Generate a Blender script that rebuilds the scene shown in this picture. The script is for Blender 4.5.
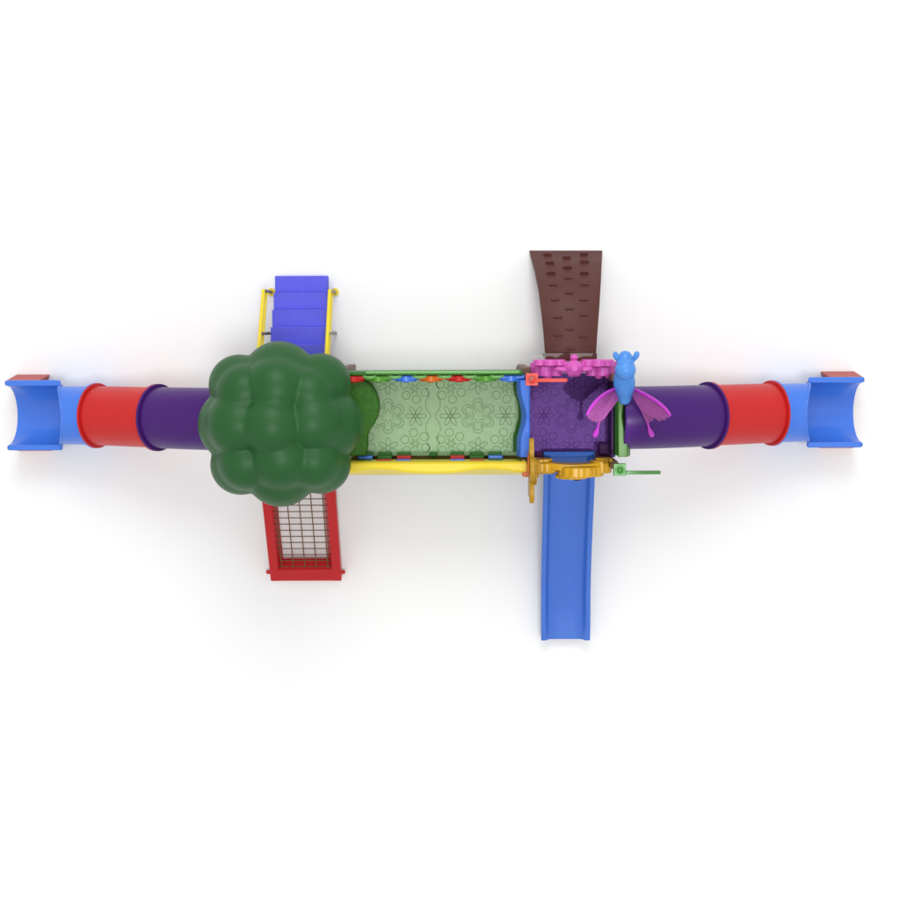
import bpy, bmesh, math, random
from mathutils import Vector, Matrix, Euler
random.seed(7)
for o in list(bpy.data.objects): bpy.data.objects.remove(o)
sc = bpy.context.scene
PI = math.pi
rad = math.radians

# ------------------------------------------------------------------ camera
F, D = 1250.0, 20.0                      # focal length in 900-px units, camera height in metres
CM = Matrix.Rotation(-math.atan(120/F), 3, 'X') @ Matrix.Rotation(math.atan(10/F), 3, 'Y') @ Matrix.Rotation(rad(-0.2), 3, 'Z')
cam = bpy.data.cameras.new('camera')
camo = bpy.data.objects.new('camera', cam); sc.collection.objects.link(camo)
camo.location = (0, 0, D); camo.rotation_euler = CM.to_euler()
cam.sensor_width = 36; cam.lens = 36*F/900; cam.clip_end = 500
sc.camera = camo

def W(u, v, z):
    """point of the horizontal plane z that was measured at u, v on the photograph"""
    d = CM @ Vector(((u-450)/F, (450-v)/F, -1))
    t = (D-z)/-d.z
    return Vector((d.x*t, d.y*t, z))
def WX(u, z, v=415): return W(u, v, z).x
def WY(v, z, u=450): return W(u, v, z).y

# ------------------------------------------------------------------ light
w = bpy.data.worlds.new('World'); sc.world = w; w.use_nodes = True
bg = w.node_tree.nodes['Background']
bg.inputs[0].default_value = (1.0, 1.0, 1.0, 1); bg.inputs[1].default_value = 0.82
def area(name, loc, target, size, power):
    l = bpy.data.lights.new(name, 'AREA'); l.shape = 'DISK'; l.size = size; l.energy = power
    o = bpy.data.objects.new(name, l); sc.collection.objects.link(o); o.location = loc
    o.rotation_euler = (Vector(target)-Vector(loc)).to_track_quat('-Z', 'Y').to_euler()
    return o
area('key_light', (3.0, -5, 46), (0, -1.6, 0), 11.0, 5600)
area('soft_light', (0, 22, 24), (0, -1.6, 0), 16.0, 3600)
sp = bpy.data.lights.new('added_shadow_spot', 'SPOT'); sp.energy = 8500; sp.shadow_soft_size = .12; sp.spot_size = rad(5.2); sp.spot_blend = .45  # added narrow spot, so the butterfly throws a crisp shadow on the purple deck
spo = bpy.data.objects.new('added_shadow_spot', sp); sc.collection.objects.link(spo); spo.location = (1.9+.115*18, -1.7-.15*18, 19.1)
spo.rotation_euler = (Vector((1.66, -1.45, 1.1))-spo.location).to_track_quat('-Z', 'Y').to_euler()
sc.view_settings.view_transform = 'Standard'; sc.view_settings.look = 'None'
sc.view_settings.exposure = 0; sc.view_settings.gamma = 1
sc.render.engine = 'CYCLES'

# ------------------------------------------------------------------ materials
def lin(c): 
    c /= 255.0
    return c/12.92 if c <= .04045 else ((c+.055)/1.055)**2.4
def mat(name, rgb, rough=.42, spec=.3, gain=.78, bump=.0, bscale=60, var=.0, vscale=3.0, alpha=1.0, clear=0.0):
    m = bpy.data.materials.new(name); m.use_nodes = True
    nt = m.node_tree; b = nt.nodes['Principled BSDF']
    c = [min(.9, lin(x)*gain) for x in rgb]
    b.inputs['Base Color'].default_value = (*c, 1)
    b.inputs['Roughness'].default_value = rough
    b.inputs['Specular IOR Level'].default_value = spec
    if clear: b.inputs['Coat Weight'].default_value = clear; b.inputs['Coat Roughness'].default_value = .15
    tc = nt.nodes.new('ShaderNodeTexCoord')
    if var:
        n = nt.nodes.new('ShaderNodeTexNoise'); n.inputs['Scale'].default_value = vscale; n.inputs['Detail'].default_value = 5
        nt.links.new(tc.outputs['Object'], n.inputs['Vector'])
        r = nt.nodes.new('ShaderNodeMapRange'); r.inputs[1].default_value = .3; r.inputs[2].default_value = .7
        r.inputs[3].default_value = 1-var; r.inputs[4].default_value = 1+var
        nt.links.new(n.outputs['Fac'], r.inputs[0])
        h = nt.nodes.new('ShaderNodeHueSaturation'); h.inputs['Color'].default_value = (*c, 1)
        nt.links.new(r.outputs[0], h.inputs['Value']); nt.links.new(h.outputs[0], b.inputs['Base Color'])
    if bump:
        n = nt.nodes.new('ShaderNodeTexNoise'); n.inputs['Scale'].default_value = bscale; n.inputs['Detail'].default_value = 3
        nt.links.new(tc.outputs['Object'], n.inputs['Vector'])
        bp = nt.nodes.new('ShaderNodeBump'); bp.inputs['Strength'].default_value = bump; bp.inputs['Distance'].default_value = .01
        nt.links.new(n.outputs['Fac'], bp.inputs['Height']); nt.links.new(bp.outputs[0], b.inputs['Normal'])
    if alpha < 1: b.inputs['Alpha'].default_value = alpha
    return m
M = dict(
 ground=mat('white_ground', (255,255,255), rough=.9, spec=0, gain=.86),
 purple=mat('purple_plastic', (76,32,118), spec=.2, rough=.35, var=.03, vscale=2),
 red=mat('red_plastic', (212,38,36), var=.02),
 darkred=mat('red_painted_steel', (200,30,36), rough=.4, var=.03),
 brick=mat('brick_red_plastic', (196,100,96), rough=.6),
 blue=mat('blue_plastic', (70,130,240), spec=.5, rough=.27, var=.02),
 slide=mat('slide_blue_plastic', (70,122,222), spec=.5, rough=.27, var=.03),
 step=mat('step_blue_coating', (103,105,238), rough=.6, spec=.2, bump=.25, bscale=120, var=.03, vscale=8),
 yellow=mat('yellow_plastic', (255,228,52), rough=.35, spec=.35),
 tree=mat('tree_green_plastic', (34,92,40), rough=.44, spec=.3, var=.03, vscale=1.5),
 deckg=mat('pale_green_deck', (150,178,140), rough=.55, spec=.3, gain=1.35, bump=.35, bscale=150, var=.05, vscale=14),
 deckgl=mat('deck_groove_green', (118,150,108), rough=.6, spec=.2, gain=1.25),
 deckp=mat('purple_deck', (92,46,134), rough=.5, spec=.2, gain=.7, bump=.35, bscale=150, var=.05, vscale=14),
 deckpl=mat('deck_groove_purple', (74,32,110), rough=.6, spec=.15, gain=.7),
 brown=mat('brown_plastic', (94,52,46), rough=.5, spec=.3, bump=.15, bscale=90, var=.04),
 brownhold=mat('brown_hold', (92,42,38), rough=.5),
 taupe=mat('taupe_lip', (160,138,132), rough=.5),
 post=mat('brown_post', (130,98,84), rough=.5),
 gold=mat('gold_plastic', (206,156,26), rough=.38, spec=.3, gain=.66, var=.04),
 orange=mat('orange_plastic', (228,112,24), rough=.35, spec=.4),
 pink=mat('pink_plastic', (228,96,196), rough=.36, spec=.4, var=.03),
 leaf=mat('leafy_green_plastic', (56,112,28), rough=.6, spec=.25, bump=.5, bscale=40, var=.18, vscale=16),
 green=mat('green_plastic', (84,150,44), rough=.4, spec=.3, gain=.5),
 dgreen=mat('dark_green_plastic', (44,112,24), rough=.45),
 pgreen=mat('pale_green_plastic', (96,168,84), rough=.4, spec=.3, gain=.55),
 magenta=mat('magenta_plastic', (200,56,204), rough=.33, spec=.4),
 wing=mat('wing_membrane', (170,84,160), rough=.5, spec=.35, var=.08, vscale=14, alpha=.9),
 bfly=mat('sky_blue_plastic', (84,156,240), rough=.34, spec=.4),
 steel=mat('grey_galvanised_steel', (150,140,120), rough=.45),
 rope=mat('brown_rope', (120,88,62), rough=.9, bump=.3, bscale=200),
 redv=mat('coral_red_plastic', (240,72,56), rough=.35, spec=.4),
 olive=mat('olive_ledge', (150,140,70), rough=.6),
 hood=mat('matt_blue_hood', (52,96,176), rough=.7, spec=.15, gain=.6),
 lgreen=mat('light_green_rail_plastic', (124,190,104), rough=.4, spec=.35),
 vgreen=mat('vivid_green_plastic', (92,166,52), rough=.35, spec=.4),
 archblue=mat('arch_blue_plastic', (66,124,232), rough=.45, spec=.3),
 black=mat('black_rubber', (34,32,34), rough=.6),
 plum=mat('deep_plum_plastic', (62,24,84), rough=.5, spec=.2),  # deep plum colour of the side wall and corner block
 wine=mat('wine_plastic', (92,24,82), rough=.5, spec=.2),
)

# ------------------------------------------------------------------ mesh builder
class MB:
    def __init__(s): s.v = []; s.f = []; s.mi = []; s.cur = 0
    def add(s, vs, fs):
        n = len(s.v); s.v += [Vector(p) for p in vs]
        for f in fs: s.f.append([i+n for i in f]); s.mi.append(s.cur)
        return s
    def box(s, x0, x1, y0, y1, z0, z1):
        vs = [(x, y, z) for z in (z0, z1) for x, y in ((x0,y0),(x1,y0),(x1,y1),(x0,y1))]
        return s.add(vs, [(3,2,1,0),(4,5,6,7),(0,1,5,4),(1,2,6,5),(2,3,7,6),(3,0,4,7)])
    def loft(s, secs, caps=True, ring=True):
        n = len(secs[0]); vs = [p for q in secs for p in q]; fs = []
        for i in range(len(secs)-1):
            for j in range(n if ring else n-1):
                k = (j+1) % n
                fs.append((i*n+j, i*n+k, (i+1)*n+k, (i+1)*n+j))
        if caps: fs.append(tuple(range(n))[::-1]); fs.append(tuple((len(secs)-1)*n+j for j in range(n)))
        return s.add(vs, fs)
    def prism(s, poly, z0, z1):                       # plan outline, vertical extrusion
        return s.loft([[(x, y, z0) for x, y in poly], [(x, y, z1) for x, y in poly]])
    def prism_y(s, poly, y0, y1):                     # outline in x-z, extruded along y
        return s.loft([[(x, y0, z) for x, z in poly], [(x, y1, z) for x, z in poly]])
    def prism_x(s, poly, x0, x1):
        return s.loft([[(x0, y, z) for y, z in poly], [(x1, y, z) for y, z in poly]])
    def tube(s, pts, r, n=10, closed=False):
        pts = [Vector(p) for p in pts]; secs = []
        rs = r if isinstance(r, (list, tuple)) else [r]*len(pts)
        for i, p in enumerate(pts):
            a = pts[i-1] if (i or closed) else p
            b = pts[(i+1) % len(pts)] if (i < len(pts)-1 or closed) else p
            t = (b-a).normalized()
            up = Vector((0,0,1)) if abs(t.z) < .9 else Vector((0,1,0))
            e1 = t.cross(up).normalized(); e2 = t.cross(e1)
            secs.append([p + e1*math.cos(2*PI*k/n)*rs[i] + e2*math.sin(2*PI*k/n)*rs[i] for k in range(n)])
        if closed: secs.append(secs[0])
        return s.loft(secs, caps=not closed)
    def ell(s, c, r, n=20, m=12, rot=None):
        c = Vector(c); r = (r, r, r) if not isinstance(r, (tuple, list)) else r
        secs = []
        for i in range(m+1):
            th = PI*(.02+.96*i/m)
            q = []
            for k in range(n):
                p = Vector((r[0]*math.sin(th)*math.cos(2*PI*k/n), r[1]*math.sin(th)*math.sin(2*PI*k/n), r[2]*math.cos(th)))
                if rot: p.rotate(rot)
                q.append(c+p)
            secs.append(q)
        return s.loft(secs)
    def ribbon(s, pts, wd, z, closed=True):           # thin raised line on a deck
        n = len(pts); L = []; R = []
        for i in range(n):
            a = pts[i-1] if (i or closed) else pts[i]; b = pts[(i+1) % n] if (i < n-1 or closed) else pts[i]
            dx, dy = b[0]-a[0], b[1]-a[1]; l = math.hypot(dx, dy) or 1
            nx, ny = -dy/l*wd/2, dx/l*wd/2
            L.append((pts[i][0]+nx, pts[i][1]+ny, z)); R.append((pts[i][0]-nx, pts[i][1]-ny, z))
        fs = []
        for i in range(n if closed else n-1):
            k = (i+1) % n; fs.append((i, k, n+k, n+i))
        return s.add(L+R, fs)
    def split(s, name, mats, parent=None, **kw):      # every loose piece becomes an object of its own
        par = list(range(len(s.v)))
        def fd(i):
            while par[i] != i: par[i] = par[par[i]]; i = par[i]
            return i
        for f in s.f:
            for i in f[1:]: par[fd(i)] = fd(f[0])
        isl = {}
        for fi, f in enumerate(s.f): isl.setdefault(fd(f[0]), []).append(fi)
        out = []
        for fis in isl.values():
            b = MB(); mp = {}
            for fi in fis:
                for i in s.f[fi]:
                    if i not in mp: mp[i] = len(b.v); b.v.append(s.v[i])
                b.f.append([mp[i] for i in s.f[fi]]); b.mi.append(s.mi[fi])
            out.append(b.build(name, mats, parent, **kw))
        return out
    def build(s, name, mats, parent=None, smooth=True, bevel=0, sub=0, label=None, angle=40, remesh=0):
        root = parent
        while root is not None and root.parent is not None: root = root.parent
        off = root.location if root is not None else Vector((0,0,0))
        me = bpy.data.meshes.new(name)
        me.from_pydata([p-off for p in s.v], [], s.f)
        mats = mats if isinstance(mats, list) else [mats]
        for m in mats: me.materials.append(M[m])
        for i, p in enumerate(me.polygons): p.material_index = s.mi[i]
        bm = bmesh.new(); bm.from_mesh(me); bmesh.ops.recalc_face_normals(bm, faces=bm.faces); bm.to_mesh(me); bm.free()
        o = bpy.data.objects.new(name, me); sc.collection.objects.link(o)
        if remesh:
            r = o.modifiers.new('remesh', 'REMESH'); r.mode = 'VOXEL'; r.voxel_size = remesh; r.use_smooth_shade = True
            c = o.modifiers.new('soft', 'CORRECTIVE_SMOOTH') if False else o.modifiers.new('soft', 'SMOOTH'); c.iterations = 8; c.factor = .5
        if bevel:
            b = o.modifiers.new('bevel', 'BEVEL'); b.width = bevel; b.segments = 3; b.limit_method = 'ANGLE'; b.angle_limit = rad(35)
        if smooth:
            for p in me.polygons: p.use_smooth = True
            if not remesh: me.set_sharp_from_angle(angle=rad(angle))
        if parent is not None: o.parent = parent
        if label: o['label'] = label
        return o
def thing(name, label, cat, loc, group=None):
    o = bpy.data.objects.new(name, None); sc.collection.objects.link(o); o.empty_display_size = .2
    o.location = loc; o['label'] = label; o['category'] = cat
    if group: o['group'] = group
    return o
def tag(o, label, cat, group=None):
    o['label'] = label; o['category'] = cat
    if group: o['group'] = group
    return o
def lobed(cx, cz, R, n, amp, ph=0, k=96):             # flower outline
    out = []
    for i in range(k):
        a = 2*PI*i/k
        r = R*(1-amp+amp*abs(math.cos(n*(a-ph)/2))**.7)
        out.append((cx+r*math.cos(a), cz+r*math.sin(a)))
    return out
def smooth_path(pts, n=8):
    out = []; P = [Vector(p) for p in pts]
    for i in range(len(P)-1):
        p0 = P[max(i-1,0)]; p1 = P[i]; p2 = P[i+1]; p3 = P[min(i+2,len(P)-1)]
        for j in range(n):
            t = j/n
            out.append(.5*((2*p1)+(p2-p0)*t+(2*p0-5*p1+4*p2-p3)*t*t+(3*p1-p0-3*p2+p3)*t**3))
    out.append(P[-1]); return out

# ------------------------------------------------------------------ main dimensions
ZD = 1.10                                             # deck height
XR, YC = WX(571.5, ZD), WY(415.5, ZD, 571)            # centre of the uncovered tower
XB = WX(433, ZD)                                      # middle of the bridge
XL = 2*XB - XR                                        # centre of the tower under the tree
H = .665                                              # half a deck module

g = MB().add([(-150,-150,0),(150,-150,0),(150,150,0),(-150,150,0)], [(0,1,2,3)]).build('ground', 'ground', smooth=False)
g['kind'] = 'structure'

# ------------------------------------------------------------------ decks with embossed flowers
def deck(name, cx, cy, hx, hy, mats, parent, centers, label=None, th=.07, bite=None):
    b = MB(); b.box(cx-hx, cx+hx, cy-hy, cy+hy, ZD-th, ZD)
    b.cur = 1; z = ZD+.003; px = .0152; lw = .0125
    def ok(pts): return all(cx-hx+.01 < x < cx+hx-.01 and cy-hy+.01 < y < cy+hy-.01 for x, y in pts)
    def rib(pts, closed=True):
        if ok(pts): b.ribbon(pts, lw, z, closed); return
        run = []
        seq = pts + ([pts[0]] if closed else [])
        for p in seq:
            if ok([p]): run.append(p)
            else:
                if len(run) > 2: b.ribbon(run, lw, z, False)
                run = []
        if len(run) > 2: b.ribbon(run, lw, z, False)
    def petal_flower(x, y, r0, r1, wd, n, ph, k=14):
        for i in range(n):
            a = ph+2*PI*i/n; c, s_ = math.cos(a), math.sin(a); pts = []
            for j in range(k):
                t = 2*PI*j/k; rr = (r0+r1)/2-(r1-r0)/2*math.cos(t); ww = wd*math.sin(t)
                pts.append((x+(rr*c-ww*s_)*px, y+(rr*s_+ww*c)*px))
            rib(pts)
    for (mx, my) in centers:
        for R_, hw_, rn in ((17.4, 5.0, 9.6), (14.2, 3.3, 6.6)):      # large double-lined flower
            pts = []
            for q in range(6):
                a0 = PI/2+q*PI/3
                loc_ = [(rn*math.cos(-PI/6), rn*math.sin(-PI/6)), (R_-hw_-2.4, -hw_)]
                loc_ += [(R_-hw_+hw_*math.cos(t_), hw_*math.sin(t_)) for t_ in [(-PI/2+PI*j/8) for j in range(9)]]
                loc_ += [(R_-hw_-2.4, hw_)]
                for lx, ly in loc_:
                    pts.append((mx+(lx*math.cos(a0)-ly*math.sin(a0))*px, my+(lx*math.sin(a0)+ly*math.cos(a0))*px))
            rib(pts)
        rib([(mx+(7.6 if i % 2 == 0 else 4.3)*px*math.cos(PI/2+PI*i/6), my+(7.6 if i % 2 == 0 else 4.3)*px*math.sin(PI/2+PI*i/6)) for i in range(12)])
        for sx in (-1, 1): petal_flower(mx+sx*27.5*px, my, 1.2, 10.8, 2.0, 6, 0)
        for sy in (-1, 1): petal_flower(mx, my+sy*32*px, 2.0, 10.5, 2.2, 6, PI/2)
        for sx in (-1, 1):
            for sy in (-1, 1):
                fx, fy = mx+sx*27*px, my+sy*27.5*px
                for i in range(6):
                    a = PI/6+i*PI/3+.15
                    x, y = fx+11*px*math.cos(a), fy+11*px*math.sin(a)
                    rib([(x+4.1*px*math.cos(t*PI/8), y+4.1*px*math.sin(t*PI/8)) for t in range(16)])
                petal_flower(fx, fy, 1.6, 5.4, .8, 6, 0, 8)
            edge = []
            for i in range(81):
                y = -40+i
                e = 37.5 + 5*math.exp(-(y/5.5)**2) + 3.5*math.exp(-((abs(y)-21)/4)**2) + 4*math.exp(-((abs(y)-32)/4)**2)
                edge.append((mx+sx*e*px, my+y*px))
            rib(edge, False)
    return b.build(name, mats, parent, smooth=False, label=label)

# ------------------------------------------------------------------ footbridge
xb0, xb1 = XL+H+.02, XR-H-.02
YN, YS = WY(377, ZD), WY(455.5, ZD)
br = thing('footbridge', 'pale green bridge deck with flower rail, between tree roofed tower and purple tower', 'bridge', (XB, YC, 0))
cy = (YN+YS)/2
dk = deck('deck', XB, cy, (xb1-xb0)/2, (YN-YS)/2, ['deckg','deckgl'], br, [(WX(388,ZD), YC), (WX(478,ZD), YC)], 'pale green deck embossed with outlined flowers')
b = MB()
for yy in (YN-.02, YS+.02): b.box(xb0, xb1, yy-.03, yy+.03, ZD-.2, ZD-.075)
b.split('support_beam', 'steel', br, bevel=.005)
# north fence
zt = 1.86
yf = WY(373.6, zt)
b = MB()
fx0, fx1 = WX(343, zt), WX(523, zt)
b.box(fx0, fx1, yf-.022, yf+.03, ZD-.02, zt)
fence = b.build('fence_panel', 'dgreen', br, bevel=.012)
b = MB().box(WX(366, zt), fx1-.05, yf+.0, yf+.04, zt+.004, zt+.045); b.build('top_rail', 'lgreen', fence, bevel=.015)
cols = [('red',353),('green',378),('blue',406),('orange',431),('red',459),('green',486),('blue',511)]
ny_ = WY(378.6, zt)
for c, u in cols:
    x = WX(u, zt); b = MB()
    b.prism_y(lobed(x, zt-.15, .155, 5, .12, PI/2), ny_-.045, ny_+.035)
    b.ell((x, ny_-.035, zt-.15), (.07, .03, .07))
    cm_ = 'vgreen' if c == 'green' else c
    f = b.build('flower_disc', cm_, fence, bevel=.02, label='%s flower disc on the bridge rail' % c)
    b = MB()
    b.tube([(x-.20, ny_+.015, zt-.06), (x+.20, ny_+.015, zt-.06)], .036, 14)
    b.build('collar', cm_, f, bevel=.008)
b = MB()
for u in (370, 395, 420, 445, 470, 497):
    x = WX(u, zt); b.tube([(x-.09, yf-.035, zt-.03), (x-.04, yf-.05, zt+.0), (x+.04, yf-.05, zt+.0), (x+.09, yf-.035, zt-.03)], .022, 8)
b.split('vine', 'lgreen', fence)
for u in (343, 526):
    p = W(u, 371, 1.6); MB().box(p.x-.055, p.x+.055, p.y-.055, p.y+.055, 0, 1.64).build('end_post', 'post', br, bevel=.01)
# south guard with turning block columns
ys = WY(455, 1.25)
gp = MB()
gx0, gx1 = WX(349, 1.3), WX(524, 1.3)
gp.box(gx0, gx1, ys-.16, ys-.135, ZD, 1.84)
game = gp.build('game_panel', 'gold', br, bevel=.008)
b = MB()
b.box(WX(366,1.2), WX(520,1.2), ys-.02, ys+.035, ZD+.003, ZD+.10)
b.build('kick_board', 'deckgl', game, bevel=.01)
b = MB()
for x in (WX(433.2,1.3),): b.box(x-.06, x+.06, ys-.03, ys+.05, ZD+.1, 1.28)
b.build('dark_knob', 'dgreen', game, bevel=.02)
b = MB(); x = WX(432.5, 1.8); b.ell((x, ys-.11, 1.78), (.055, .045, .05)); b.box(x-.05, x+.05, ys-.13, ys-.07, 1.3, 1.76); b.build('latch', 'yellow', game, bevel=.01)
colsets = [(365,['dgreen','blue','dgreen','red']),(384.5,['dgreen','dgreen','red','blue']),(404,['dgreen','red','blue','dgreen']),
           (458,['dgreen','red','blue','dgreen']),(477.7,['dgreen','dgreen','red','blue']),(496.5,['dgreen','blue','dgreen','red'])]
for u, cs in colsets:
    x = WX(u-.8, 1.6)
    for i, c in enumerate(cs):
        z0 = ZD+.10+i*.17; y1 = ys+.05-.036*i
        b = MB(); hw = .108 if i else .10
        b.box(x-hw, x+hw, y1-.10, y1, z0, z0+.155)
        b.build('turning_block', c, game, bevel=.018, label='%s turning block of the bridge guard' % {'dgreen':'dark green'}.get(c, c))
    MB().tube([(x, ys-.02, ZD), (x, ys-.09, 1.84)], .018).build('spindle', 'steel', game)
MB().box(gx0, gx1, ys-.30, ys-.022, ZD-.03, ZD+.02).build('ledge', 'olive', game, bevel=.006)
# yellow moulded rail
zt = 1.95
b = MB(); secs = []
n = 60
for i in range(n+1):
    u = 346.5+(526.5-346.5)*i/n
    d = abs(abs(u-433)-55)                            # two waves
    crest = 469.0 + 4.4*(1-math.exp(-(d/26)**2))
    x = WX(u, zt)
    yn, yc, y2 = WY(462.2, zt), WY(crest, zt), WY(475, zt-.3)
    secs.append([(x, yn, zt-.40), (x, yn, zt-.03), (x, yn-.025, zt), (x, yc+.03, zt+.008), (x, yc, zt-.008), (x, y2, zt-.34), (x, y2, zt-.42), (x, (yn+y2)/2, zt-.46)])
b.loft(secs); b.build('moulded_guard_rail', 'yellow', br, angle=25, label='thick yellow guard rail with a wavy crest')
b = MB()
for x in (gx0+.04, XB, gx1-.04): b.box(x-.03, x+.03, ys-.13, ys-.07, ZD-.1, 1.6)
b.split('guard_strut', 'dgreen', br, bevel=.006)

# ------------------------------------------------------------------ towers
def arch_panel(outline, z0, z1, zopen, name, m, parent, label=None, bev=.012, axis_y=None, dz=0):
    """thick moulded arch head seen in plan, on two jambs; outline = plan polygon"""
    b = MB(); b.prism(outline, zopen, z1)
    ys_ = [p[1] for p in outline]; xs_ = [p[0] for p in outline]
    y0, y1 = min(ys_), max(ys_); x0, x1 = min(xs_), max(xs_); xm = (x0+x1)/2
    for ya, yb in ((y0, y0+.15), (y1-.15, y1)):
        b.box(xm-.05, xm+.05, ya+.012, yb-.012, z0, zopen+.02)
    return b.build(name, m, parent, bevel=bev, label=label)
def add_posts(parent, pts, zt_):
    out = []
    for (x, y) in pts:
        o = MB().box(x-.055, x+.055, y-.055, y+.055, 0, zt_).build('post', 'post', parent, bevel=.012)
        MB().box(x-.11, x+.11, y-.11, y+.11, 0.003, .02).build('base_plate', 'steel', o)
        out.append(o)
    return out
# right tower
tr = thing('play_tower', 'open tower with embossed purple deck, blue and green arches, pink and gold flower panels', 'play tower', (XR, YC, 0))
deck('deck', XR, YC, H, H-.03, ['deckp','deckpl'], tr, [(XR, YC)], 'purple deck embossed with flowers')
ZC = 2.45
pr, pg = W(532, 379.5, ZC), W(620, 470, ZC)
pgold = W(531.5, 470, 2.2)
pne = Vector((pg.x, pr.y, 0))
posts = add_posts(tr, [(pr.x, pr.y), (pg.x, pg.y), (pgold.x, pg.y), (pne.x, pne.y)], 1.86)
for p_, po in ((pr, posts[0]), (pg, posts[1])):
    MB().tube([(p_.x, p_.y, 1.87), (p_.x, p_.y, ZC-.09)], .052, 18).build('post_extension', 'post', po)
b = MB().box(XR-H+.01, XR+H-.01, YC-H+.04, YC+H-.04, ZD-.2, ZD-.074); b.build('deck_frame', 'steel', tr, bevel=.01)
# blue arch (west)
zt = 1.9
def PP(pts, z): return [(W(u, v, z).x, W(u, v, z).y) for u, v in pts]
def arch2(inner, crest, outer, v0, v1, m, label):
    secs = []
    for i in range(33):
        v = v0+(v1-v0)*i/32
        P_ = lambda u, z: (W(u, v, z).x, W(573, v, zt).y, z)
        ui, uc, uo = interp(inner, v), interp(crest, v), interp(outer, v)
        sg = 1 if uc > ui else -1
        secs.append([P_(ui, 1.64), P_(ui, zt-.02), P_(ui+sg*1.2, zt), P_(uc-sg*.6, zt), P_(uc, zt-.008), P_(uo-sg*.3, zt-.17), P_(uo, zt-.2), P_(uo-sg*.8, 1.64)])
    b = MB().loft(secs)
    o = b.build('entrance_arch', m, tr, label=label, angle=24, bevel=.006)
    x = (W(interp(inner, v0), v0, zt).x + W(interp(outer, v0), v0, zt).x)/2
    for v in (v0+3, v1-5):
        y = W(573, v, zt).y
        MB().box(x-.04, x+.04, y-.07, y+.05, ZD+.003, 1.66).build('jamb', m, o, bevel=.01)
    return o
def interp(T, v):
    if v <= T[0][0]: return T[0][1]
    for (a, x), (c_, y) in zip(T, T[1:]):
        if v <= c_: return x+(y-x)*(v-a)/(c_-a)
    return T[-1][1]
def sm_(T, v0, v1):                                   # smooth a measured outline
    q = smooth_path([(v, u, 0) for v, u in T], 6); return [(p.x, p.y) for p in q]
arch2([(380,530.2),(457,529.8)], sm_([(380,520.2),(388,520.4),(395,521.4),(403,523.4),(411,525.6),(417,526.4),(424,525.2),(432,522.4),(440,520.8),(457,520.2)],0,0),
      sm_([(380,516.4),(388,516.4),(395,517.2),(404,519.6),(414,521.2),(423,520.8),(431,518.8),(438,517),(445,516.4),(457,516.4)],0,0), 380, 457, 'archblue', 'blue entrance arch beside the bridge')
ol2 = [(519,381),(526,381),(526,455),(513.6,455),(513.6,437),(516,431),(518.5,421),(519.3,412),(517.8,402),(514.8,394),(513.8,388),(513.8,381)]
b = MB().prism(PP(ol2, 1.3), ZD+.005, ZD+.03)
b.build('threshold', 'dgreen', tr, bevel=.008)
# green arch (east)
arch2([(386,617.4),(457,617.8)], sm_([(386,625.2),(398,624.8),(408,623.2),(416,622.2),(424,623.2),(434,625.6),(442,627),(457,627.6)],0,0),
      sm_([(386,627.2),(398,626.8),(408,626.2),(418,626.2),(427,627.4),(435,629.2),(441,630.2),(448,630.4),(457,630.2)],0,0), 386, 457.2, 'green', 'green entrance arch at the right tube slide')
p0, p1 = W(612.6, 383, 1.6), W(616.4, 455, 1.6)
MB().box(p0.x-.005, p1.x-.035, p1.y, p0.y, ZD+.003, 1.55).build('side_wall', 'plum', tr, bevel=.01)
MB().box(p1.x-.03, p1.x+.012, p1.y, p0.y, ZD+.003, 1.7).build('wall_rim', 'dgreen', tr, bevel=.01)
b = MB(); q0, q1 = W(598.5, 443, 1.2), W(612, 455, 1.2)
b.box(q0.x, q1.x, q1.y, q0.y, ZD+.004, 1.24); b.build('corner_block', 'plum', tr, bevel=.03)
# pink flower panel (north)
zt = 1.84
b = MB(); yA, yB = WY(359.8, zt, 573), WY(377, zt, 573)
def X_(u, z=1.8): return WX(u, z)
b.box(X_(537), X_(611), yB+.06, yA-.05, ZD+.003, 1.5)
pk = b.build('flower_panel', 'pink', tr, bevel=.03, label='pink moulded flower panel')
def flowerdisc(u, cz, R, n, amp, va, vb, m, ph=PI/2, name='flower', parent=None, bev=.025, hub=True, lab=None):
    x = X_(u); ya, yb = WY(va, 1.8, 573), WY(vb, 1.8, 573)
    b = MB().prism_y(lobed(x, cz, R, n, amp, ph), min(ya,yb), max(ya,yb))
    if hub: b.ell((x, min(ya,yb), cz), (R*.3, .05, R*.3))
    return b.build(name, m, parent, bevel=bev, label=lab)
flowerdisc(550, 1.60, .255, 6, .26, 359.8, 366, 'pink', parent=pk)
flowerdisc(549, 1.55, .225, 5, .30, 366.4, 376.4, 'pink', PI/2+.3, parent=pk)
flowerdisc(598.5, 1.60, .255, 6, .26, 359.8, 367, 'pink', parent=pk)
flowerdisc(600.5, 1.55, .215, 5, .30, 367.4, 376.4, 'pink', PI/2-.3, parent=pk)
flowerdisc(538.5, 1.50, .11, 5, .2, 363, 374, 'pink', parent=pk)
flowerdisc(609.5, 1.50, .14, 5, .2, 362, 376, 'pink', parent=pk)
flowerdisc(566, 1.58, .16, 5, .3, 362, 370, 'pink', parent=pk)
flowerdisc(584, 1.58, .16, 5, .3, 362, 370, 'pink', parent=pk)
c = W(574.5, 368.6, 1.82)
b = MB().ell((c.x, c.y, 1.72), (.125, .125, .15)); 
for a in range(5):
    t = PI/2+a*2*PI/5; b.ell((c.x+.075*math.cos(t), c.y+.075*math.sin(t), 1.73), (.065, .065, .10))
for s in (-1, 1):
    b.ell((c.x+s*.19, c.y-.01, 1.75), (.115, .042, .04), rot=Euler((0, 0, s*.12)))
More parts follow.
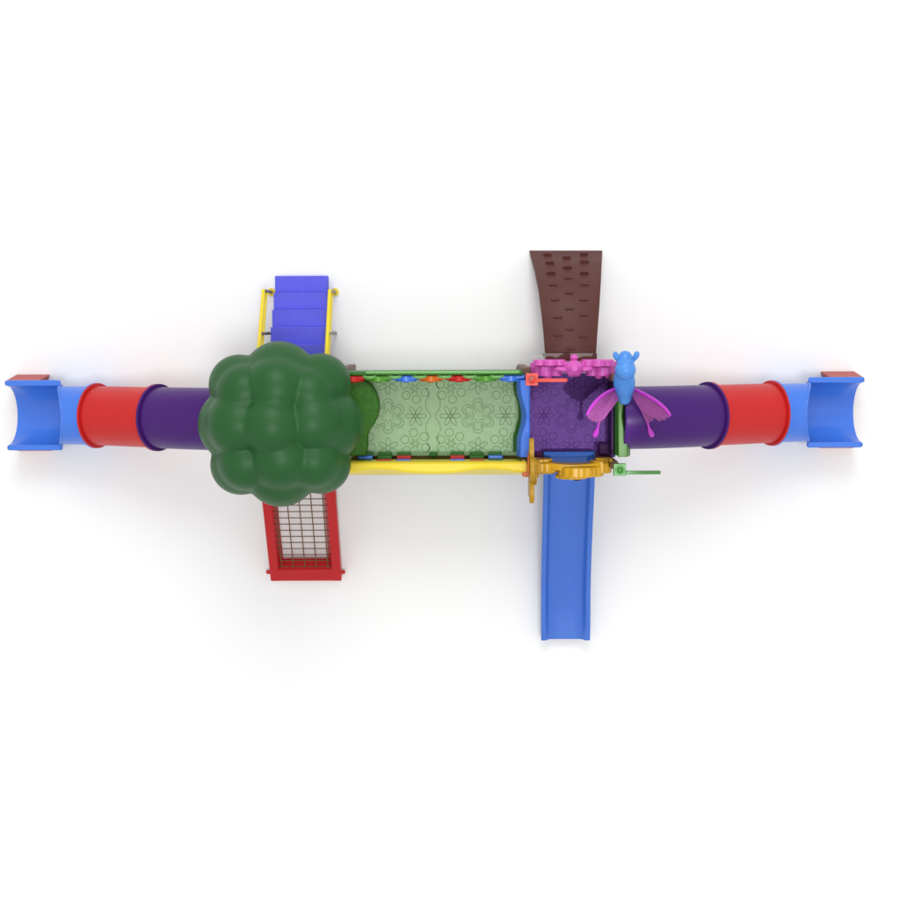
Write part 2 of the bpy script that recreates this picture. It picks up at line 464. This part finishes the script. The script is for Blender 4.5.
b.tube([(c.x+.045*math.cos(t*PI/8), c.y+.002+.035*math.sin(t*PI/8), 1.868) for t in range(16)], .012, 8, True)
b.build('flower_head', 'pink', pk, remesh=.013)
p = W(574.5, 357.6, 1.8); MB().ell((p.x, p.y, 1.72), (.06, .05, .09)).build('bud', 'pink', pk)
# gold flower panel (south)
def gd(u, cz, R, n, amp, va, vb, ph, par, bev=.02, hub=False):
    return flowerdisc(u, cz, R, n, amp, va, vb, 'gold', ph, parent=par, bev=bev, hub=hub)
b = MB(); yg = WY(461, 1.7, 573)
secs = []
for i in range(25):
    u = 536+(611.5-536)*i/24; t = (i-12)/12
    y0 = WY(460.4+3.6*(1-t*t), 1.7, 573); x = X_(u, 1.7)
    zt_ = 1.60+.20*(1-t*t)
    secs.append([(x, y0, 1.14), (x, y0, zt_), (x, y0-.10, zt_), (x, y0-.10, 1.14)])
b.loft(secs)
gpn = b.build('flower_panel', 'gold', tr, bevel=.02, label='gold moulded flower panel over the slide')
# leave the slide opening: panel starts above the slide bed
for v_ in gpn.data.vertices:
    xx = v_.co.x + XR
    if abs(xx-WX(569,1.3)) < .36 and v_.co.z < 1.2: v_.co.z = 1.46
gd(546, 1.55, .20, 9, .10, 464, 473.5, 0, gpn)
gd(543, 1.50, .16, 7, .14, 460.5, 466, 0, gpn)
gd(548, 1.42, .15, 6, .2, 473.5, 476, 0, gpn, .012)
gd(579, 1.62, .30, 14, .07, 467, 477.4, .1, gpn)
gd(573, 1.60, .245, 11, .08, 475.8, 479.6, 0, gpn)
gd(592, 1.58, .20, 9, .10, 467, 477.6, 0, gpn)
gd(603, 1.56, .16, 8, .12, 462, 474.5, 0, gpn)
gd(606, 1.54, .13, 7, .14, 459.6, 464, 0, gpn)
p = W(577, 480, 1.5); MB().ell((p.x, p.y+.02, 1.5), (.06, .035, .04)).build('bolt_cap', 'black', gpn)
for u, v in ((528.6, 461.2), (611, 460.6)):
    p = W(u-(5 if u < 600 else 0), v, 1.9)
    MB().tube([(p.x, p.y, 1.6), (p.x, p.y, 1.9)], .022, 10).build('pin', 'gold', gpn)
for u0, u1 in ((536, 543.8), (595, 610)):
    p0, p1 = W(u0, 452.6, 1.16), W(u1, 459.5, 1.16)
    MB().box(p0.x, p1.x, p1.y, p0.y, ZD+.004, ZD+.06).build('deck_edging', 'wine', tr, bevel=.01)

# brown lip between ramp and tower
# left tower
tl = thing('play_tower', 'tower almost hidden under the round green tree roof, leafy arch facing the bridge', 'play tower', (XL, YC, 0))
MB().box(XL-H, XL+H, YC-H+.03, YC+H-.03, ZD-.07, ZD).build('deck', 'deckg', tl, bevel=.01)
MB().box(XL-H+.02, XL+H-.02, YC-H+.05, YC+H-.05, ZD-.2, ZD-.074).build('deck_frame', 'steel', tl, bevel=.01)
dx = pr.x-XR
add_posts(tl, [(XL+s1*.6, YC+s2*.6) for s1 in (-1, 1) for s2 in (-1, 1)], 2.15)
zt = 1.72
ol = [(345,380),(366,380.4),(371,384.5),(375.6,391.5),(378.6,401),(379.2,410),(377.6,417),(373.4,425),(369,431.5),(367.2,437),(367.4,445),(365.6,455.6),(345,456.5)]
b = MB().prism(PP(ol, zt), 1.46, zt)
for v0 in (383, 448): 
    p = W(352, v0, 1.5); b.box(p.x-.05, p.x+.05, p.y-.06, p.y+.06, ZD+.003, 1.48)
b.build('entrance_arch', 'leaf', tl, bevel=.03, label='leafy dark green arch facing the bridge')
MB().box(XL-H+.02, XL-H+.08, YC-.55, YC-.47, ZD+.003, 1.9).build('panel_upright', 'dgreen', tl, bevel=.01)
MB().box(XL-H+.02, XL-H+.08, YC+.47, YC+.55, ZD+.003, 1.9).build('panel_upright', 'dgreen', tl, bevel=.01)

# ------------------------------------------------------------------ tree roof
tc_ = W(281, 424.2, 2.35)
to = thing('tree_roof', 'round dark green moulded tree crown of swelling lobes, roofing the left tower', 'tree roof', (tc_.x, tc_.y, 2.0))
k = .01412
lobes = []; rnd = random.Random(11)
def lb(x, y, z, r, j):
    lobes.append((x+rnd.uniform(-j, j), y+rnd.uniform(-j, j), z+rnd.uniform(-j, j)*.6, r*(1+rnd.uniform(-j, j)*.6)))
lb(-.05, .01, .40, .46, .0)
for i in range(8):
    a = i*PI/4; c_, s_ = math.cos(a), math.sin(a)
    if i % 2 == 0:
        lb(.645*c_, .645*s_, -.03, .525, .008); lb((.475+.02*s_)*c_, .475*s_+.02, .26, .475, .05); lb(.60*c_, .60*s_, -.30, .40, .01)
    else:
        lb(.80*c_, .80*s_, -.02, .43, .008); lb(.665*c_, .665*s_, .21, .41, .04); lb(.70*c_, .70*s_, -.30, .35, .01)
lobes.append((0, 0, -.2, .6))
bm = bmesh.new(); bmesh.ops.create_icosphere(bm, subdivisions=7, radius=1)
for v in bm.verts:
    d = v.co.normalized(); ts = []
    for (x, y, z, r) in lobes:
        c = Vector((x, y, z)); bq = d.dot(c); disc = bq*bq-(c.length_squared-r*r)
        if disc > 0: ts.append(bq+math.sqrt(disc))
        else: ts.append(bq - .9*(math.sqrt(-disc)) if bq > 0 else 0)
    mx = max(ts); K = 45.0
    t = mx + math.log(sum(math.exp(K*(q-mx)) for q in ts))/K
    v.co = d*t
    if v.co.z < -.35: v.co.z = -.35+(v.co.z+.35)*.25
me = bpy.data.meshes.new('crown'); bm.to_mesh(me); bm.free()
for p in me.polygons: p.use_smooth = True
me.materials.append(M['tree'])
crown = bpy.data.objects.new('crown', me); sc.collection.objects.link(crown); crown.parent = to; crown.location = (0, 0, .42)
sm = crown.modifiers.new('soft', 'SMOOTH'); sm.iterations = 3
MB().tube([(tc_.x, tc_.y, 1.98), (tc_.x, tc_.y, 2.25)], .2, 24).build('mounting_collar', 'post', to)

# ------------------------------------------------------------------ tube slides
def tube_slide(s, lab):
    mx = lambda x: x if s < 0 else 2*XB-x
    t = thing('tube_slide', lab, 'tube slide', (mx(-3.2), YC, 0), 'tube slides at the two ends')
    R = .462; y0 = YC
    path = smooth_path([(-3.19,0,1.61),(-3.52,0,1.60),(-3.85,0,1.51),(-4.2,0,1.38),(-4.56,0,1.21),(-5.1,0,.955),(-5.62,0,.735),(-5.95,0,.65),(-6.22,0,.62)], 6)
    def frame(i):
        a = path[max(i-1,0)]; b_ = path[min(i+1,len(path)-1)]; d = (b_-a).normalized()
        return d
    def ring(p, d, r, n=56):
        up = Vector((0,1,0)); nn = d.cross(up).normalized()
        if nn.z < 0: nn = -nn
        return [(mx(p.x+nn.x*r*math.sin(2*PI*k/n)), y0+r*math.cos(2*PI*k/n), p.z+nn.z*r*math.sin(2*PI*k/n)) for k in range(n)]
    def shell(i0, i1, m, r, name='tube_section'):
        secs = [ring(path[i], frame(i), r) for i in range(i0, i1+1)]
        dl = frame(len(path)-1)
        if i1 == len(path)-1:                          # the top of the mouth is cut back towards the tower
            n_ = len(secs[-1])
            for q in range(-min(12, len(secs)), 0):
                new = []
                for k, p in enumerate(secs[q]):
                    edge = abs(mx(-6.22)-XB) - .17*max(0, math.sin(2*PI*k/n_))**1.5 + q*.002+.002
                    new.append((XB+s*min(abs(p[0]-XB), edge), p[1], p[2]))
                secs[q] = new
        inner = [[Vector(p) for p in q] for q in secs]
        b = MB(); b.loft(secs, caps=False)
        o = b.build(name, m, t, label='%s tube section' % {'purple':'purple','red':'red','blue':'blue'}[m])
        sd = o.modifiers.new('wall', 'SOLIDIFY'); sd.thickness = .02; sd.offset = 1 if False else -1
        return o, secs
    j1, j2 = 24, 36
    op, _ = shell(0, j1, 'purple', R)
    orr, _ = shell(j1, j2, 'red', R-.004)
    ob, sb = shell(j2, len(path)-1, 'blue', R-.008)
    def flange(i, off, m, par, r, wd):
        d = frame(i); p = path[i]+d*off
        b = MB(); b.loft([ring(p, d, R-.01), ring(p, d, r), ring(p+d*wd, d, r), ring(p+d*wd, d, R-.01)], caps=False)
        b.build('flange', m, par, bevel=.006)
    flange(j1, -.038, 'purple', op, R+.046, .034); flange(j1, .0, 'red', orr, R+.046, .026)
    flange(j2, -.03, 'red', orr, R+.042, .028); flange(j2, .0, 'blue', ob, R+.044, .026)
    # mouth rim
    pts = sb[-1]; h_ = len(pts)//2
    MB().tube(pts[:h_+1], .022, 10).build('mouth_rim', 'blue', ob)
    # exit chute: thick half pipe with folded edges
    b = MB(); secs = []
    xs = [(-6.22,0), (-6.3,.0), (-6.6,0), (-6.9,0), (-7.02,0), (-7.055,.004)]
    ri, ro, zc = .458, .485, .62
    for x, e in xs:
        q = []
        n = 28
        for k in range(n+1):                           # inner surface, north to south
            a = PI*k/n; q.append((mx(x), y0+(ri+e)*math.cos(a), zc-(ri+e)*math.sin(a)*1.0))
        q.append((mx(x), y0-.545, zc+.003)); q.append((mx(x), y0-.548, zc-.03)); q.append((mx(x), y0-.50, zc-.035))
        for k in range(n, -1, -1):
            a = PI*k/n; q.append((mx(x), y0+(ro+e)*math.cos(a), zc-.035*(1-math.sin(a))-(ro+e)*math.sin(a)))
        q.append((mx(x), y0+.50, zc-.035)); q.append((mx(x), y0+.548, zc-.03)); q.append((mx(x), y0+.545, zc+.003))
        secs.append(q)
    b.loft(secs); ch = b.build('exit_chute', 'blue', t, bevel=.008, angle=35)
    for sy in (-1, 1):
        cxs = [(mx(-6.16), y0+sy*.502, .625), (mx(-6.5), y0+sy*.502, .625), (mx(-7.03), y0+sy*.502, .625)]
        b = MB(); secs = []
        for x in (-6.20, -6.23, -6.28, -7.02, -7.05, -7.065):
            hw = .044 if -7.05 < x < -6.22 else .03
            secs.append([(mx(x), y0+sy*.502-hw, .60), (mx(x), y0+sy*.502+hw, .60), (mx(x), y0+sy*.502+hw, .645), (mx(x), y0+sy*.502-hw, .645)])
        b.loft(secs); b.build('edge_rail', 'blue', ch, bevel=.018)
    # brick red cradle
    b = MB()
    for sy in (-1, 1):
        q0 = [(mx(x), y0+sy*yy, z) for x, yy, z in ((-6.57,.615,0.002),(-7.10,.615,0.002),(-7.075,.535,.585),(-6.57,.535,.585))]
        q1 = [(mx(x), y0+sy*yy, z) for x, yy, z in ((-6.57,.575,0.002),(-7.10,.575,0.002),(-7.075,.50,.585),(-6.57,.50,.585))]
        b.loft([q0, q1])
    b.box(*sorted((mx(-6.60), mx(-6.64))), y0-.57, y0+.57, .01, .13)
    b.box(*sorted((mx(-7.04), mx(-7.0))), y0-.57, y0+.57, .01, .13)
    b.build('base_support', 'brick', t, bevel=.006)
    return t
tube_slide(-1, 'purple, red and blue tube slide leaving the tree roofed tower')
tube_slide(1, 'purple, red and blue tube slide leaving the uncovered purple tower beneath the butterfly')

# ------------------------------------------------------------------ stairs
st = thing('staircase', 'blue stairs with yellow handrails climbing under the tree crown', 'stairs', (WX(301, 0), WY(300, 0), 0))
rise = .183; sx0, sx1 = WX(275, rise, 283), WX(327.6, rise, 283)
ytop = WY(275.2, rise); run = (WY(275.2, rise)-WY(292.3, rise))*1.003
for i in range(5):
    y1 = ytop-i*run; z = rise*(i+1)
    b = MB().box(sx0, sx1, y1-run-.012, y1, max(.0, z-.24)+.002, z)
    b.build('step', 'step', st, bevel=.008)
b = MB()
for x in (sx0+.03, sx1-.07):
    q = [(ytop-.10, .01), (ytop-.45, .01), (ytop-5*run, .62), (ytop-5*run, .80), (ytop-.2, .06)]
    b.prism_x(q, x, x+.04)
b.split('stringer', 'steel', st)
for u, s in ((271.6, -1), (335.2, 1)):
    f = W(u, 292.2, 0); y = f.y; x = f.x
    slope = rise/run
    ylen = y-(YC+H)
    hr = MB().tube([(x, y+.01, .84), (x, y-.03, .84+.03*slope), (x, y-ylen, .84+slope*ylen*.93)], .027, 14).build('handrail', 'yellow', st)
    MB().tube([(x, y+.01, .52), (x, y-ylen, .52+slope*ylen*.93)], .022, 14).build('lower_rail', 'yellow', hr)
    p0 = MB().tube([(x, y, 0.0), (x, y, .84)], .026, 12).build('rail_post', 'steel', hr)
    MB().tube([(x, y, .003), (x, y, .03)], .062, 24).build('foot_flange', 'yellow', p0)
    y2 = WY(332.6, 0)
    MB().tube([(x, y2, 0), (x, y2, .84+slope*(y-y2)*.93)], .024, 12).build('rail_post', 'steel', hr)
    MB().tube([(x, y2-.65, 0), (x, y2-.65, 1.4)], .024, 12).build('rail_post', 'steel', hr)

# ------------------------------------------------------------------ net climber
nc = thing('net_climber', 'red framed climbing net sloping down to the ground from under the tree crown', 'climbing net', (WX(305, 0), WY(575, 0), 0))
A0 = W(270.8, 581.2, .16); A1 = W(341.4, 581.2, .16)
yb, ytp = A0.y, YC-H-.02
sl = (ZD+.12-.16)/(ytp-yb)
def zf(y): return .16+(y-yb)*sl
nrm = Vector((0, -sl, 1)).normalized(); dep = .17
def fp(x, y, d=0): 
    p = Vector((x, y, zf(y)))-nrm*d
    return (p.x, p.y, p.z)
xo0, xo1 = A0.x, A1.x; wr = .135; bev_ = .075
b = MB()
def beam(b, xa, xb_in, side):
    secs = []
    for y in (yb, ytp):
        xi = xa+side*wr
        secs.append([fp(xa, y), fp(xi, y), fp(xi+side*bev_, y, dep), fp(xa, y, dep)])
    b.loft(secs)
beam(b, xo0, 0, 1); beam(b, xo1, 0, -1)
yi = WY(568.6, .16); 
b.loft([[fp(x, yb+.004, -.0015), fp(x, yi, -.0015), fp(x, yi+.10, dep), fp(x, yb+.004, dep+.002)] for x in (xo0+.004, xo1-.004)])
b.loft([[fp(x, ytp-.004, -.0015), fp(x, ytp-.2, -.0015), fp(x, ytp-.24, dep), fp(x, ytp-.004, dep+.002)] for x in (xo0+.004, xo1-.004)])
b.build('frame', 'darkred', nc, bevel=.008)
b = MB()
xi0, xi1 = xo0+wr, xo1-wr
dn = .045
for i in range(5):
    x = xo0+.195+i*(xo1-xo0-.40)/4
    b.tube([fp(x, yi-.01, dn), fp(x, ytp-.1, dn)], .009, 8)
nrow = 0; y = yi+.03; stepy = (WY(559.2,.3)-WY(565.8,.3))
while y < ytp-.1:
    b.tube([fp(xi0-.02+.01, y, dn+.01), fp(xi1+.02-.01, y, dn+.01)], .008, 8); y += stepy*1.0
b.build('rope_net', 'rope', nc)
b = MB(); y = yi; n_ = 0
while y < ytp-.1:
    for xx in (xi0+.012, xi1-.012): b.ell(fp(xx, y+.03, dn+.01), .018, 8, 6)
    y += stepy
b.split('rope_knot', 'black', nc)
for u, s in ((267.5, -1), (344, 1)):
    p = W(u, 572, .12)
    MB().tube([(p.x-s*.1, p.y, .12), (p.x, p.y, .12), (p.x+s*.02, p.y, .12)], [.034, .034, .02], 14).build('foot_peg', 'red', nc)
b = MB()
for x in (xo0+.02, xo1-.07): b.box(x, x+.05, yb+.02, yb+.12, 0.002, .05)
b.split('foot', 'darkred', nc)

# ------------------------------------------------------------------ straight slide
ss = thing('straight_slide', 'straight blue open slide running from the purple tower to the ground', 'slide', (WX(566, 0), WY(560, 0), 0))
prof = [(452.6,ZD+.03),(458,ZD+.02),(466,1.06),(476,.99),(490,.89),(510,.74),(530,.59),(550,.45),(570,.325),(590,.235),(605,.19),(620,.165),(641,.15)]
b = MB(); secs = []
pts = [Vector((0, WY(v, z+.13, 568), z)) for v, z in prof]
pts = smooth_path(pts, 4)
for i, p in enumerate(pts):
    t = i/(len(pts)-1)
    xc = WX(568.9, ZD+.15) if False else None
    z = p.z; zt_ = z+.155-(.06*max(0, (t-.88)/.12)) if t > .04 else z+.10+.05*t/.04
    xa = X0a = -0.0
    L0, L1 = WX(543.3, ZD+.15, 470), WX(541.4, .30, 630)
    R0, R1 = WX(595.0, ZD+.15, 470), WX(590.6, .30, 630)
    hw = (R1-L1)/2*(t)+(R0-L0)/2*(1-t); xc = (L0+R0)/2*(1-t)+(L1+R1)/2*t
    wt = .075
    # cross-section, open top, filleted floor
    inn = [(-hw+wt, zt_-.012), (-hw+wt+.012, z+.09), (-hw+wt+.035, z+.035), (-hw+wt+.08, z+.004), (-hw*.3, z), (hw*.3, z), (hw-wt-.08, z+.004), (hw-wt-.035, z+.035), (hw-wt-.012, z+.09), (hw-wt, zt_-.012)]
    out = [(hw-wt+.012, zt_), (hw-.012, zt_), (hw, zt_-.012), (hw-.006, zt_-.05), (hw-.03, z-.035), (-hw+.03, z-.035), (-hw+.006, zt_-.05), (-hw, zt_-.012), (-hw+.012, zt_), (-hw+wt-.012, zt_)]
    secs.append([(xc+x, p.y, zz) for x, zz in inn+out])
b.loft(secs); b.build('chute', 'slide', ss, angle=50, bevel=0)
p0, p1 = W(543.6, 451.8, 1.32), W(594.6, 457.2, 1.32)
b = MB()
b.box(p0.x, p1.x, p1.y, p0.y, 1.24, 1.32)
for x in (p0.x, p1.x-.06): b.box(x, x+.06, p1.y+.004, p0.y-.004, ZD+.003, 1.25)
b.build('entry_hood', 'hood', ss, bevel=.012)
b = MB(); y = WY(628, 0)
for x in (xc-.2, xc+.16): b.box(x, x+.04, y-.02, y+.02, 0, .13)
b.split('support_leg', 'steel', ss)

# ------------------------------------------------------------------ climbing ramp
rp = thing('climbing_ramp', 'brown curved climbing ramp with small moulded foot holds and a flared base', 'climbing ramp', (WX(566, 0), WY(300, 0), 0))
prof = [(250.6,.03),(252.4,.07),(255.2,.14),(259.2,.26),(263.2,.37),(268.2,.48),(273.3,.58),(279,.68),(284.9,.77),(292,.86),(299.7,.935),(308,1.0),(317,1.045),(326,1.075),(334.7,1.09),(344,1.10),(352.4,1.10)]
Lu = [(250.6,529.4),(260,532),(271,535),(293,539.3),(316,542.2),(336,544.2),(352.4,545.4)]
Ru = [(250.6,602.4),(278,601.2),(307,599.5),(336,597.3),(352.4,596.3)]
def interp(T, v):
    for (a, x), (c_, y) in zip(T, T[1:]):
        if v <= c_: return x+(y-x)*(v-a)/(c_-a)
    return T[-1][1]
def zprof(v): return interp(prof, v)
b = MB(); secs = []
vs_ = [250.6+(352.4-250.6)*i/50 for i in range(51)]
for v in vs_:
    z = zprof(v); a = W(interp(Lu, v), v, z); c_ = W(interp(Ru, v), v, z)
    zb = max(.002, z-.14); m_ = .02
    secs.append([(a.x, a.y, z-.012), (a.x+.012, a.y, z), (c_.x-.012, c_.y, z), (c_.x, c_.y, z-.012), (c_.x, c_.y-.0, zb), (c_.x-.06, c_.y-.06, zb), (a.x+.06, a.y-.06, zb), (a.x, a.y-.0, zb)])
b.loft(secs); b.build('ramp_body', 'brown', rp, angle=50)
z6 = lambda y: 235+y/6.92
hl = [[(258,140),(275,195),(283,265),(297,345),(310,448),(328,568),(332,690)],
      [(392,160),(398,227),(403,300),(408,402),(412,510),(415,650),(420,782)],
      [(512,137),(516,188),(515,265),(519,343),(510,448),(512,553),(510,700)]]
for col in hl:
    for (zx, zy) in col:
        u, v = 510+zx/6.92, z6(zy); z = zprof(v); z2 = zprof(min(352, v+1.5)); 
        p = W(u, v, z); q = W(u, v+1.5, z2); t_ = (q-p).normalized(); nn = Vector((0, -t_.z, t_.y)); nn = nn if nn.z > 0 else -nn
        ex = Vector((1,0,0)); up_ = -t_ if t_.z < 0 else t_
        b = MB()
        hw, hh, dp = .065, (.030 if zy < 280 else .020), (.05 if zy < 280 else .028)
        rng = random.Random(int(zx*zy))
        secs = []
        for xx, sc_ in ((-hw,.6), (-hw*.72,.95), (-hw*.2,1.0), (hw*.05,.8), (hw*.3,1.0), (hw*.75,.9), (hw,.6)):
            base = p+ex*xx
            secs.append([base-up_*hh-nn*.01, base+up_*hh-nn*.01, base+up_*hh*.75+nn*dp*sc_, base-up_*hh*.2+nn*dp*sc_*.95, base-up_*hh+nn*.008])
        b.loft(secs); b.build('foot_hold', 'brownhold' if zy < 280 else 'brown', rp, bevel=.004)
# taupe landing strip and scalloped brown guard
p0, p1 = W(545.6, 352.6, 1.10), W(596.4, 360.5, 1.10)
MB().box(p0.x, p1.x, p1.y, p0.y-.004, 1.02, 1.085).build('landing_strip', 'taupe', rp, bevel=.01)
sc_pts = [(545.2,361),(545.4,356.6),(548,356.3),(552,356.2),(555.5,357.8),(558,357.2),(561,355.4),(564,353.3),(569,353.0),(570.4,355),(571,358),(578,358.4),(583,356.6),(588,356.2),(592,356.8),(593.6,353.8),(595,352.8),(597,353),(596.8,361)]
MB().prism(PP(sc_pts, 1.14), 1.088, 1.14).build('scalloped_edge', 'brownhold', rp, bevel=.012)
b = MB()
for x in (p0.x+.03, p1.x-.07): b.box(x, x+.04, p1.y+.05, p1.y+.09, 0, 1.02)
b.split('support_leg', 'steel', rp)

# ------------------------------------------------------------------ butterfly
bc = W(624.6, 392, 1.95)
bf = thing('butterfly_figure', 'sky blue butterfly figure with magenta wings, perched above the green arch', 'butterfly', (bc.x, bc.y, 1.93))
b = MB()
P = lambda u, v, z: W(u, v, z)
b.ell(P(625.3,369.6,2.42), (.152,.150,.15))
b.ell(P(625.2,359.2,2.34), (.11,.125,.10))
b.tube([P(624.3,372,2.24),P(624.2,377,2.20),P(624.2,383,2.15),P(624.3,389,2.10),P(624.5,395,2.05),P(624.6,400,2.02),P(624.6,402.5,2.0)], [.12,.15,.158,.145,.115,.092,.075], 24)
for (a, c_, e) in (((619.5,363),(615.8,355.5),-1), ((631.5,363),(636.6,355),1)):
    p0, p1 = P(*a, 2.42), P(*c_, 2.50); mid = (p0+p1)/2
    b.tube([p0, p0.lerp(p1,.35), p0.lerp(p1,.75), p1, p1+(p1-p0)*.18], [.028,.03,.045,.046,.02], 14)
b.ell(P(615.4,354.6,2.5), (.042,.05,.042)); b.ell(P(636.9,354.2,2.5), (.042,.05,.042))
b.build('body', 'bfly', bf, remesh=.016)
def wing(poly, lead, drop, zfun, name):
    pts = [P(u, v, zfun(u, v)) for u, v in poly]
    cxy = sum(pts, Vector())/len(pts)
    b = MB()
    top = [p+Vector((0,0,.012)) for p in pts]; bot = [p-Vector((0,0,.012)) for p in pts]
    b.loft([bot, top]); wobj = b.build('wing', 'wing', bf, smooth=False)
    L = [P(u, v, zfun(u, v)+.005) for u, v in lead]; L = smooth_path(L, 5)
    n = len(L); rs = [0.015+.010*math.sin(PI*min(1, i/n*1.0)) for i in range(n)]
    MB().tube(L, rs, 12).build('leading_edge', 'magenta', wobj)
    q = [P(u, v, zfun(u, v)) for u, v in drop]
    MB().tube(q, [.014,.016,.032,.044,.036,.014], 14).build('wing_tail', 'magenta', wobj)
    # veins: low ridges from the root
    b = MB(); root = pts[0]
    for j in (4, 6, 8, 11):
        if j < len(pts):
            b.tube([root.lerp(pts[j], .12)+Vector((0,0,.01)), root.lerp(pts[j], .9)+Vector((0,0,.01))], .006, 6)
    b.split('wing_vein', 'wing', wobj)
zl = lambda u, v: 2.04+.55*min(1, max(0, (621-u)/34))-.0035*max(0, v-418)*6
zr = lambda u, v: 2.04+.55*min(1, max(0, (u-629)/41))-.0035*max(0, v-418)*6
wing([(621,387.2),(614,388.6),(607,392),(600,397.6),(594,403.6),(588.6,411),(586.8,415.4),(588.2,418.6),(590.6,419.4),(592,421.8),(594.6,420.8),(596.4,423),(598,420.8),(598,424.4),(600,424.6),(600.6,421.4),(604.6,418.4),(608.4,413),(613,407),(618.4,399.6),(621.6,394)],
     [(620.8,387.6),(613,389.6),(604,394.4),(596,401.2),(590,409),(587,415)], [(598.8,422),(598,427),(596.8,430.5),(595.6,433.6),(594.8,435.6),(594.4,436.8)], zl, 'w')
wing([(629,387.4),(636,389.4),(643,393),(652,397.8),(659,402.6),(666,408.4),(669.6,413.2),(670.4,416.4),(668.4,418),(666,417.4),(664.6,420.2),(661.6,419.6),(659.4,421.6),(656.6,419.8),(653.6,417.4),(653.2,420.6),(649.6,421.6),(648.4,424.4),(646.6,424.6),(645.4,420.6),(641.4,411.6),(636,402.6),(630,392)],
     [(629.4,387.8),(637,390.4),(646,395),(656,401),(664,407.6),(669,413.4),(670,416)], [(647.6,422),(648.6,427),(649.8,430.5),(651.2,433.6),(652,435.4),(652.2,436.4)], zr, 'w')
MB().box(bc.x-.06, bc.x+.06, bc.y-.08, bc.y+.08, 1.938, 2.0).build('mounting_foot', 'green', bf, bevel=.01)

# ------------------------------------------------------------------ post caps with vanes
def cap(p, m, base):
    r = .085
    b = MB().box(p.x-r, p.x+r, p.y-r, p.y+r, ZC-.10, ZC)
    n = 24
    b.tube([(p.x+.055*math.cos(t*2*PI/n), p.y+.055*math.sin(t*2*PI/n), ZC+.004) for t in range(n)], .014, 8, True)
    o = b.build('cap', m, base, bevel=.016)
    MB().ell((p.x, p.y, ZC-.004), (.048,.048,.018)).build('cap_boss', 'taupe' if m == 'redv' else 'dgreen', o)
def vane(p, u1, v, m, lab, s0):
    base = thing('post_vane', lab, 'vane', (p.x, p.y, 2.35), 'vanes on the tower posts')
    cap(p, m, base)
    q = W(u1, v, ZC); x0 = p.x+s0; y = W(u1, v, ZC).y
    poly = [(x0, ZC+.01), (x0+.06, ZC+.03), (q.x-.02, ZC+.035), (q.x, ZC+.02), (q.x, ZC-.05), (q.x-.05, ZC-.08), (q.x-.2, ZC-.09), (x0+.13, ZC-.07), (x0+.10, ZC-.03)]
    if m == 'pgreen': poly = [(x0, ZC-.03), (x0, ZC+.03), (q.x-.03, ZC+.034), (q.x, ZC+.015), (q.x, ZC-.03)]
    MB().prism_y(poly, y-.024, y+.024).build('blade', m, base, bevel=.008)
    if s0 < .05: MB().ell((p.x+.005, y, ZC+.025), (.03,.03,.02)).build('pivot', m, base)
vane(pr, 567.4, 380.2, 'redv', 'coral red square post cap with a thin red blade, beside the blue arch', .01)
vane(pg, 660.6, 472.4, 'pgreen', 'green square post cap with a thin green blade, at the corner by the gold panel', .08)
# gold flower vane, in the plane facing the bridge
p = pgold
gv = thing('flower_vane', 'gold flower vane seen edge on, at the corner between yellow rail and gold panel', 'vane', (p.x, p.y, 1.9), None)
cyv = W(531.5, 472, 2.3).y; czv = 2.22; xv = W(531.6, 472, 2.3).x
b = MB()
out = []
for i in range(144):
    a = 2*PI*i/144; r = .47*(.52+.48*abs(math.cos(2.5*(a-rad(8))))**.8)
    out.append((cyv+r*math.cos(a)*1.03, czv+r*math.sin(a)*.8))
b.prism_x(out, xv-.032, xv+.032)
fl = b.build('petals', 'gold', gv, bevel=.022)
def disc_x(name, m, x0, x1, yc, R, n=10, amp=.1, par=gv):
    MB().prism_x(lobed(yc, czv, R, n, amp), x0, x1).build(name, m, par, bevel=.014)
disc_x('front_disc', 'gold', xv+.034, xv+.075, cyv+.0, .20)
disc_x('hub', 'gold', xv+.077, xv+.11, cyv+.04, .125)
disc_x('rear_disc', 'orange', xv-.05, xv-.034, cyv+.09, .17)
q = W(526, 471, 1.95)
MB().box(q.x-.05, q.x+.05, q.y-.09, q.y+.10, 1.6, 1.95).build('bracket', 'orange', gv, bevel=.02)
